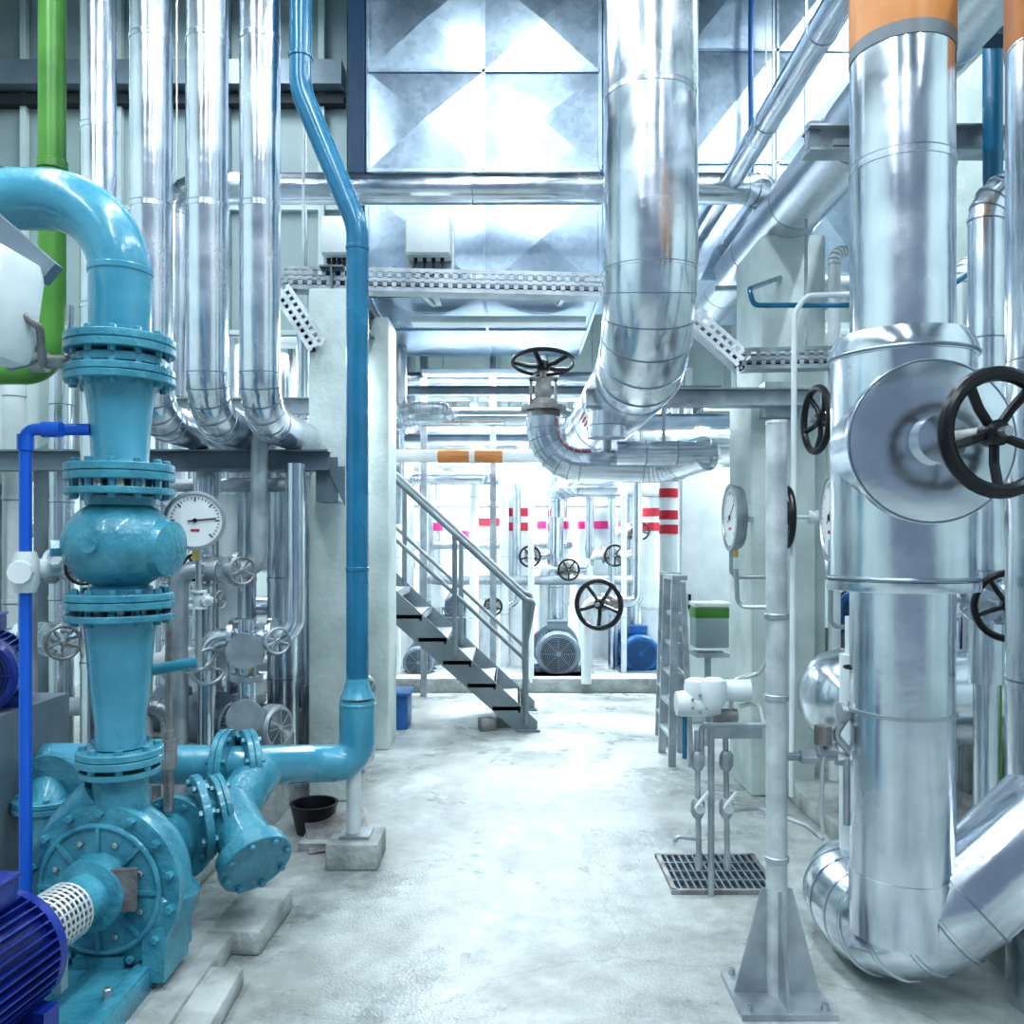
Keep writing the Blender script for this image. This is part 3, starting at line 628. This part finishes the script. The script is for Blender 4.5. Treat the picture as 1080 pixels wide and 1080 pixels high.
b=B('instrument_cylinder');c=W(897,895,3.2);b.cyl(c,W(897,690,3.2),.04,WHITE,20);b.cyl(W(897,690,3.2),W(897,650,3.2),.02,WHITE,12);b.cyl(c,V((c.x,3.2,0.3)),.015,GALV,10);b.done()
b=B('insulated_pipe');b.tube([(2.0,3.6,.9),(2.0,3.6,3.0),(3.2,3.6,3.0)],.07,CLAD,.15,5,24,.5);b.cyl((2.0,3.6,0),(2.0,3.6,.9),.05,CLAD);b.done()
b=B('safety_relief_valve');c=W(1050,590,3.7);b.lathe(c,Z_,[(0,.03),(.03,.05),(.1,.05),(.12,.03),(.2,.035),(.22,.02)],BRASS,12)
for i in range(6): b.torus(c+Z_*(.11+.013*i),Z_,.03,.005,BRASS,16,6)
b.cyl(c,V((c.x,c.y,0)),.025,GREEN,14);b.lathe(c-Z_*.1,Z_,[(0,.05),(.08,.05)],GREEN,6);b.done()
b=B('low_horizontal_pipe');b.tube([(1.6,3.0,.20),(1.75,3.0,.20),(2.6,3.0,.20)],.06,RUST,n=20);b.flange((1.64,3.0,.2),X_,.1,.025,RUST,8);b.flange((1.85,3.0,.2),X_,.1,.025,RUST,8);b.box((1.75,3.0,.08),(.1,.1,.16),PLIN);b.done()
b=B('concrete_plinth');b.box((2.6,5.0,.05),(2.0,2.2,.1),PLIN,None,.01);b.done()
for i,(px,d,r) in enumerate(((905,5.9,.05),(930,6.3,.09),(1015,5.2,.06),(1035,5.0,.04),(1060,6.0,.1),(880,5.0,.035),(1015,6.4,.12))):
    b=B('vertical_pipe');x=W(px,0,d).x;b.tube([(x,d,0),(x,d,3.2),(x+.8,d+.4,3.2)],r,(CLAD,CLAD,WHITE,BLUEP,CLAD,WHITE,CLAD)[i],r*2.2,5,22,.8);b.done()
for i,(y,d,r,x0) in enumerate(((390,5.6,.07,880),(430,5.9,.09,870),(300,6.0,.06,790),(600,5.9,.08,860),(360,5.2,.035,1005),(470,5.3,.05,1005))):
    b=B('horizontal_pipe');b.tube([W(x0,y,d),W(x0,y,d)+V((4.55-W(x0,y,d).x,0,0))],r,(CLAD,CLAD,GALV,WHITE,WHITE,CLAD)[i],n=22,seams=.6);b.done()
# ---------------------------------------------------------------- ladder, cabinet
for k,(x,y) in enumerate(((1.06,5.85),(1.13,6.4))):
    b=B('step_ladder')
    for s_ in(-.19,.19):
        b.bar((x+.0,y+s_-.0,0),(x+.03,y+s_*.8,1.25),.025,.05,GALV,X_);b.bar((x+.13,y+s_,0),(x+.08,y+s_*.8,1.22),.025,.035,GALV,X_)
    for j in range(1,6): z=j*.2;b.bar((x+.0+.01*j,y-.17,z),(x+.0+.01*j,y+.17,z),.06,.025,GALV)
    for j in range(1,4): z=j*.3;b.bar((x+.13-.015*j,y-.17,z),(x+.13-.015*j,y+.17,z),.02,.02,GALV)
    b.box((x+.055,y,1.25),(.10,.36,.03),GALV);b.done()
b=B('equipment_cabinet');b.box((1.62,7.3,1.05),(.5,.6,2.1),WHITE,None,.01);b.box((1.62,6.99,1.05),(.46,.02,2.0),WHITE,None,.006);b.box((1.45,6.97,1.0),(.02,.02,.12),BLACK);b.done()
b=B('green_crate');c=W(748,660,6.2);b.box(c,(.24,.2,.3),WALLD,None,.01);b.box(c+Z_*.10,(.245,.205,.08),GREEN,None,.01);b.box(c+Z_*.16,(.26,.22,.03),WHITE,None,.005);b.box(c-Z_*.2,(.24,.25,.03),GALV);b.bar(c+V((0,.05,-.2)),V((c.x,6.25,0)),.04,.04,GALV);b.done()
b=B('red_banded_pipe');c=W(705,0,6.6).x;b.tube([(c,6.6,0),(c,6.6,2.3)],.07,WHITE,n=24)
for y in(508,525,548,563): b.lathe((c,6.6,zz(y,6.6)),Z_,[(0,.07),(0,.074),(.07,.074),(.07,.07)],RED,24)
b.done()
# ---------------------------------------------------------------- staircase
b=B('steel_staircase')
y0,y1=6.7,7.55; xb=.17; sl=.93
top=-1.75
for y in(y0,y1):
    b.prism([(xb+.03,y,0),(xb-.14,y,0),(top,y,(xb-top)*sl-.20),(top,y,(xb-top)*sl+.10),(xb+.03,y,.08)],(0,.014,0),STAIR)
    H=.97
    for x in(xb-.06,-.45,-.95,-1.5):
        b.cyl((x,y,(xb-x)*sl),(x,y,(xb-x)*sl+H),.021,STAIR,12)
    b.tube([(xb-.06,y,.10+H-.35),(xb+.0,y,.10+H-.05),(xb-.06,y,.06+H),(top,y,(xb-top)*sl+H)],.023,STAIR,.05,6,14)
    b.tube([(xb-.06,y,.06+.5),(top,y,(xb-top)*sl+.5)],.016,STAIR)
    b.box((xb-.04,y,.01),(.18,.08,.02),STAIR)
for i in range(1,10):
    z=.18*i; x=xb-z/sl-.02; b.box((x,(y0+y1)/2,z),(.22,y1-y0,.03),GALV);b.box((x+.10,(y0+y1)/2,z-.01),(.015,y1-y0,.05),GALV)
b.box((-2.4,(y0+y1)/2,1.76),(1.35,y1-y0,.05),GALV)
b.ibeam((-2.9,y1,0),(-2.9,y1,1.74),.1,.1,GREYP)
b.done()
b=B('rubble_block');b.box((-.20,6.75,.05),(.12,.1,.1),RUST,Matrix.Rotation(.4,3,'Z'),.01);b.box((-.03,6.9,.03),(.2,.12,.06),PLIN,None,.01);b.done()
# ---------------------------------------------------------------- back plant
b=B('concrete_plinth');b.box((.3,9.9,.07),(7,3.0,.14),PLIN,None,.01);b.done()
def backmotor(px,py,d,r,mt):
    b=B('electric_motor');c=W(px,py,d);b.motor(c+Y_*.45,-Y_,r,.45,mt);b.box(V((c.x,d+.2,(.14+c.z-r)/2)),(r*2.4,.7,c.z-r-.14+.06),GREYP);b.done()
    b=B('circulation_pump');q=c+Y_*.5;b.lathe(q,Y_,[(0,r*.5),(.1,r*.55),(.1,r*1.1),(.25,r*1.15),(.3,r*.8)],mt,28);b.tube([q+Y_*.2+Z_*r,q+Y_*.2+Z_*(2.4)],r*.42,CLAD,n=24,seams=.5);b.box(V((q.x,q.y+.17,(.14+q.z-r)/2)),(r,.2,q.z-r-.1),GREYP);b.done()
backmotor(589,690,8.7,.23,GRMOT);backmotor(441,699,8.7,.16,GRMOT);backmotor(676,690,8.9,.2,BMOT);backmotor(480,640,10.0,.15,GRMOT)
for i,(px,d,r,y) in enumerate(((455,9.8,.13,540),(486,10.2,.10,548),(515,9.9,.13,535),(546,9.4,.17,540),(583,10.2,.19,538),(627,10.2,.20,538),(663,9.8,.12,545),(690,9.2,.14,540),(425,9.4,.12,500),(740,10,.15,520),(395,10.2,.12,520))):
    b=B('insulated_tank_pipe');x=W(px,0,d).x;b.lathe((x,d,.14),Z_,[(0,r),(3.0,r)],(WHITE if i%3 or i==3 else CLAD),28)
    b.lathe((x,d,zz(y+20,d)),Z_,[(0,r),(0,r+.005),(.09,r+.005),(.09,r)],(RED if i in(3,7,2) else MAG),28)
    if i in(3,7): b.lathe((x,d,zz(y+5,d)),Z_,[(0,r),(0,r+.005),(.09,r+.005),(.09,r)],RED,28)
    b.lathe((x,d,zz(y+100,d)),Z_,[(0,r),(0,r+.02),(.3,r+.02),(.3,r)],WHITE,28)
    b.done()
for (px,py,d,R) in((650,638,8.0,.25),(600,601,9.0,.12),(559,587,9.0,.12),(649,586,9.0,.12),(520,640,8.9,.1),(676,560,9.0,.1)):
    b=B('gate_valve');c=W(px,py,d);b.gate(c+V((.0,.35,0)),X_,V((-.55,-1,0)) if R>.2 else -Y_,.09,RUST,R,H=.33);b.tube([c+V((-.1,.35,0)),c+V((-.25,.35,0)),c+V((-.25,.35,-c.z+.1))],.05,WHITE,.08);b.tube([c+V((.1,.35,0)),c+V((.25,.35,0)),c+V((.25,.35,1.3))],.05,CLAD,.08);b.done()
random.seed(11)
hl=[(400,8.3,.07,400,700),(418,8.8,.05,400,720),(440,8.0,.09,415,600),(455,8.5,.05,430,600),(470,9.2,.08,400,640),(489,9.5,.05,400,760),(505,8.6,.06,420,520),(430,7.4,.05,420,470),(515,9.0,.10,590,720),(532,9.6,.04,400,700),(575,9.6,.05,420,600),(612,9.2,.05,450,700)]
for i,(y,d,r,xa,xb_) in enumerate(hl):
    b=B('insulated_pipe' if i%2 else 'horizontal_pipe');p=W(xa,y,d);q=W(xb_,y,d)
    b.tube([p+V((0,.2,1.0 if i%2 else -1.0 if y<480 else -.3)),p+V((0,.2,0)),p+V((.15,0,0)),q,q+V((0,.8,0))],r,(CLAD,WHITE,CLAD,GALV)[i%4],r*2,5,20,.5);b.done()
b=B('orange_pipe');b.tube([W(462,481,7.8),W(530,481,7.8)],.065,ORANGE,n=20);b.tube([W(400,481,7.8),W(462,481,7.8)],.06,WHITE);b.tube([W(530,481,7.8),W(640,481,7.8)],.06,WHITE)
b.lathe(W(495,481,7.8),X_,[(0,.067),(.05,.067)],WHITE,20)
b.done()
b=B('pipe_rack')
for y,d in((412,7.9),(462,8.4)): b.ibeam(W(400,y,d),W(760,y,d),.08,.08,GREYP)
for px,d in((447,8.2),(520,8.2),(700,8.2)): b.ibeam(V((W(px,0,d).x,d,0.0)),V((W(px,0,d).x,d,3.4)),.06,.06,GALV)
b.done()
for i in range(18):
    px=random.choice([420,432,468,500,532,560,604,645,658,712,726]);d=random.uniform(8.2,10.8);r=random.uniform(.02,.05)
    b=B('vertical_pipe');x=W(px,0,d).x;b.tube([(x,d,.1),(x,d,3.2)],r,random.choice([WHITE,CLAD,GALV,WHITE]),n=14,seams=.7);b.done()
b=B('blue_tub');c=W(422,745,6.9);b.box((c.x+.0,6.9,.14),(.16,.3,.28),BMOT,None,.015);b.box((c.x,6.9,.28),(.2,.34,.03),BMOT,None,.008);b.done()
b=B('black_bucket');b.lathe((-1.02,4.4,0),Z_,[(0,.09),(.14,.12),(.15,.125),(.15,.11),(.03,.085)],BLACK,28);b.done()
b=B('slab_debris');b.box((-.87,4.25,.05),(.3,.3,.03),RUST,Matrix.Rotation(.3,3,'X')@Matrix.Rotation(.3,3,'Z'),.005);b.box((-.9,4.22,.02),(.26,.22,.04),PLIN);b.done()
# ---------------------------------------------------------------- left middle ground equipment
def valveset(x,y,z,R,mt,wm=BLACK,k=1.0):
    b=B('gate_valve');b.gate((x,y,z),X_,V((.9,-1,0)),R,mt,R*k,H=R*2.8,wm=wm)
    b.tube([(x-R,y,z),(x-R*2.4,y,z),(x-R*2.4,y,0)],R*.5,mt,R,5,18);b.tube([(x+R,y,z),(x+R*2.2,y,z),(x+R*2.2,y,z+.9)],R*.5,mt,R,5,18);b.done()
valveset(-2.05,3.95,1.38,.08,GALV,BLACK);valveset(-1.5,4.4,1.35,.09,GALV,RUST,.8);valveset(-1.35,4.45,1.0,.10,CLAD,GALV,.7);valveset(-2.4,4.4,1.0,.11,CLAD,RUST,.8);valveset(-1.95,5.0,1.35,.09,WHITE,BLACK,.9);valveset(-1.75,4.6,.85,.1,WHITE,GALV)
for (x,y,z) in((-1.55,4.7,.5),(-1.95,5.2,.45),(-1.25,5.7,.5)):
    b=B('circulation_pump');b.motor((x,y,z),V((.9,-.4,0)),.12,.34,GALV,box=True);b.lathe((x,y,z),V((-.9,.4,0)),[(0,.06),(.08,.07),(.08,.16),(.2,.17),(.24,.1)],GRMOT,28);b.box((x,y,(z-.1)/2),(.6,.4,z-.1),PLIN);b.tube([(x-.16,y+.07,z+.1),(x-.16,y+.07,1.6)],.05,CLAD,n=20,seams=.4);b.done()
for (px,d,r,m_) in((172,5.6,.05,CLAD),(190,5.9,.05,WHITE),(205,6.1,.07,CLAD),(225,6.4,.06,WHITE),(245,5.9,.04,GALV),(300,6.2,.06,CLAD),(312,6.6,.05,WHITE),(320,5.7,.045,CLAD),(15,4.8,.06,WHITE),(65,5.1,.07,CLAD)):
    b=B('vertical_pipe');x=W(px,0,d).x;b.tube([(x,d,0),(x,d,2.9)],r,m_,n=20,seams=.6);b.done()
for (y,d,r,xa,xb_,m_) in((512,5.2,.04,60,330,GALV),(530,5.6,.05,140,330,CLAD),(560,5.5,.045,0,330,WHITE),(640,5.6,.07,170,330,CLAD),(700,5.7,.05,180,330,WHITE),(595,6.2,.06,160,330,CLAD),(745,4.6,.05,-40,180,GALV)):
    b=B('horizontal_pipe');b.tube([W(xa,y,d),W(xb_,y,d),W(xb_,y,d)-Z_*(W(xb_,y,d).z-.02)],r,m_,r*2,5,20,.5);b.done()
b=B('floor_mounted_manifold')
b.tube([(-1.35,4.35,.0),(-1.35,4.35,1.1)],.045,CLAD,n=20)
for z in(.95,.62): b.lathe((-1.35,4.35,z),V((.2,-1,0)),[(0,.04),(.1,.04),(.1,.09),(.12,.09),(.12,.03)],GALV,24)
for z in(.8,.35): b.flange((-1.35,4.35,z),Z_,.08,.03,GALV,6,None,.009)
b.done()
b=gauge('pressure_gauge',W(268,690,4.3),V((.8,-.6,0)),.055,[W(268,700,4.3),W(268,720,4.3)]);b.done()
b=B('electric_motor');c=W(-10,700,3.6);b.motor(c,V((.4,-1,0)),.16,.4,MOTB);b.box(V((c.x+.08,c.y-.15,(c.z-.14)/2)),(.4,.5,c.z-.14),GREYP);b.done()
# ---------------------------------------------------------------- lighting
ES=.46
def lamp(x,y,z,L,e,along='Y',sz=.3,rod=True,col=(.84,.935,1.0)):
    em=bpy.data.objects.new('fluorescent_lamp',None);em.location=(x,y,z);bpy.context.scene.collection.objects.link(em)
    bb=B('lamp_housing');s=(.16,L,.05) if along=='Y' else (L,.16,.05)
    bb.box((0,0,.04),s,WHITE,None,.008)
    if rod and z<CZ-.2:
        for k in(-.35,.35):
            o=V((0,k*L,0)) if along=='Y' else V((k*L,0,0)); bb.bar(o+Z_*.06,o+Z_*(CZ-z),.01,.01,GALV)
    o=bb.done();o.parent=em
    ld=bpy.data.lights.new('lamp_tube','AREA');ld.shape='RECTANGLE';ld.size=.12 if along=='Y' else L;ld.size_y=L if along=='Y' else .12
    ld.energy=e*ES;ld.color=col
    lo=bpy.data.objects.new('tube',ld);bpy.context.scene.collection.objects.link(lo);lo.parent=em;lo.location=(0,0,.005)
for x in(-2.6,0,2.6):
    for y in(-1.5,1.0,3.2): lamp(x,y,5.9,2.0,165)
lamp(-2.4,5.6,5.9,1.6,140);lamp(2.9,5.6,5.9,1.6,120)
for x,y,z,e in((-.2,8.1,3.05,170),(-.6,9.2,2.75,330),(.55,9.2,2.75,330),(1.3,9.0,2.9,250),(-.6,10.7,2.5,320),(.7,10.7,2.5,320),(-2.2,8.6,2.8,110),(2.6,8.6,2.8,150),(-1.9,6.0,2.85,80),(2.3,6.2,3.0,75),(-.1,6.4,3.1,40)):
    lamp(x,y,z,1.3,e,'X',rod=False if y<8.1 and x<.5 and x>-1 else True)
w=bpy.data.worlds.new('World');bpy.context.scene.world=w;w.use_nodes=True
w.node_tree.nodes['Background'].inputs[0].default_value=(.54,.72,.95,1);w.node_tree.nodes['Background'].inputs[1].default_value=.34
# ---------------------------------------------------------------- camera
cam=bpy.data.cameras.new('camera');co=bpy.data.objects.new('camera',cam);bpy.context.scene.collection.objects.link(co)
co.location=(0,0,CH);co.rotation_euler=(math.radians(90),0,0);cam.sensor_width=36;cam.lens=30;cam.shift_y=30/1080;cam.clip_start=.05
bpy.context.scene.camera=co
sc=bpy.context.scene
sc.view_settings.view_transform='Standard'
for lk in('Medium High Contrast','None'):
    try:
        sc.view_settings.look=lk; break
    except Exception: pass
sc.view_settings.exposure=0.08
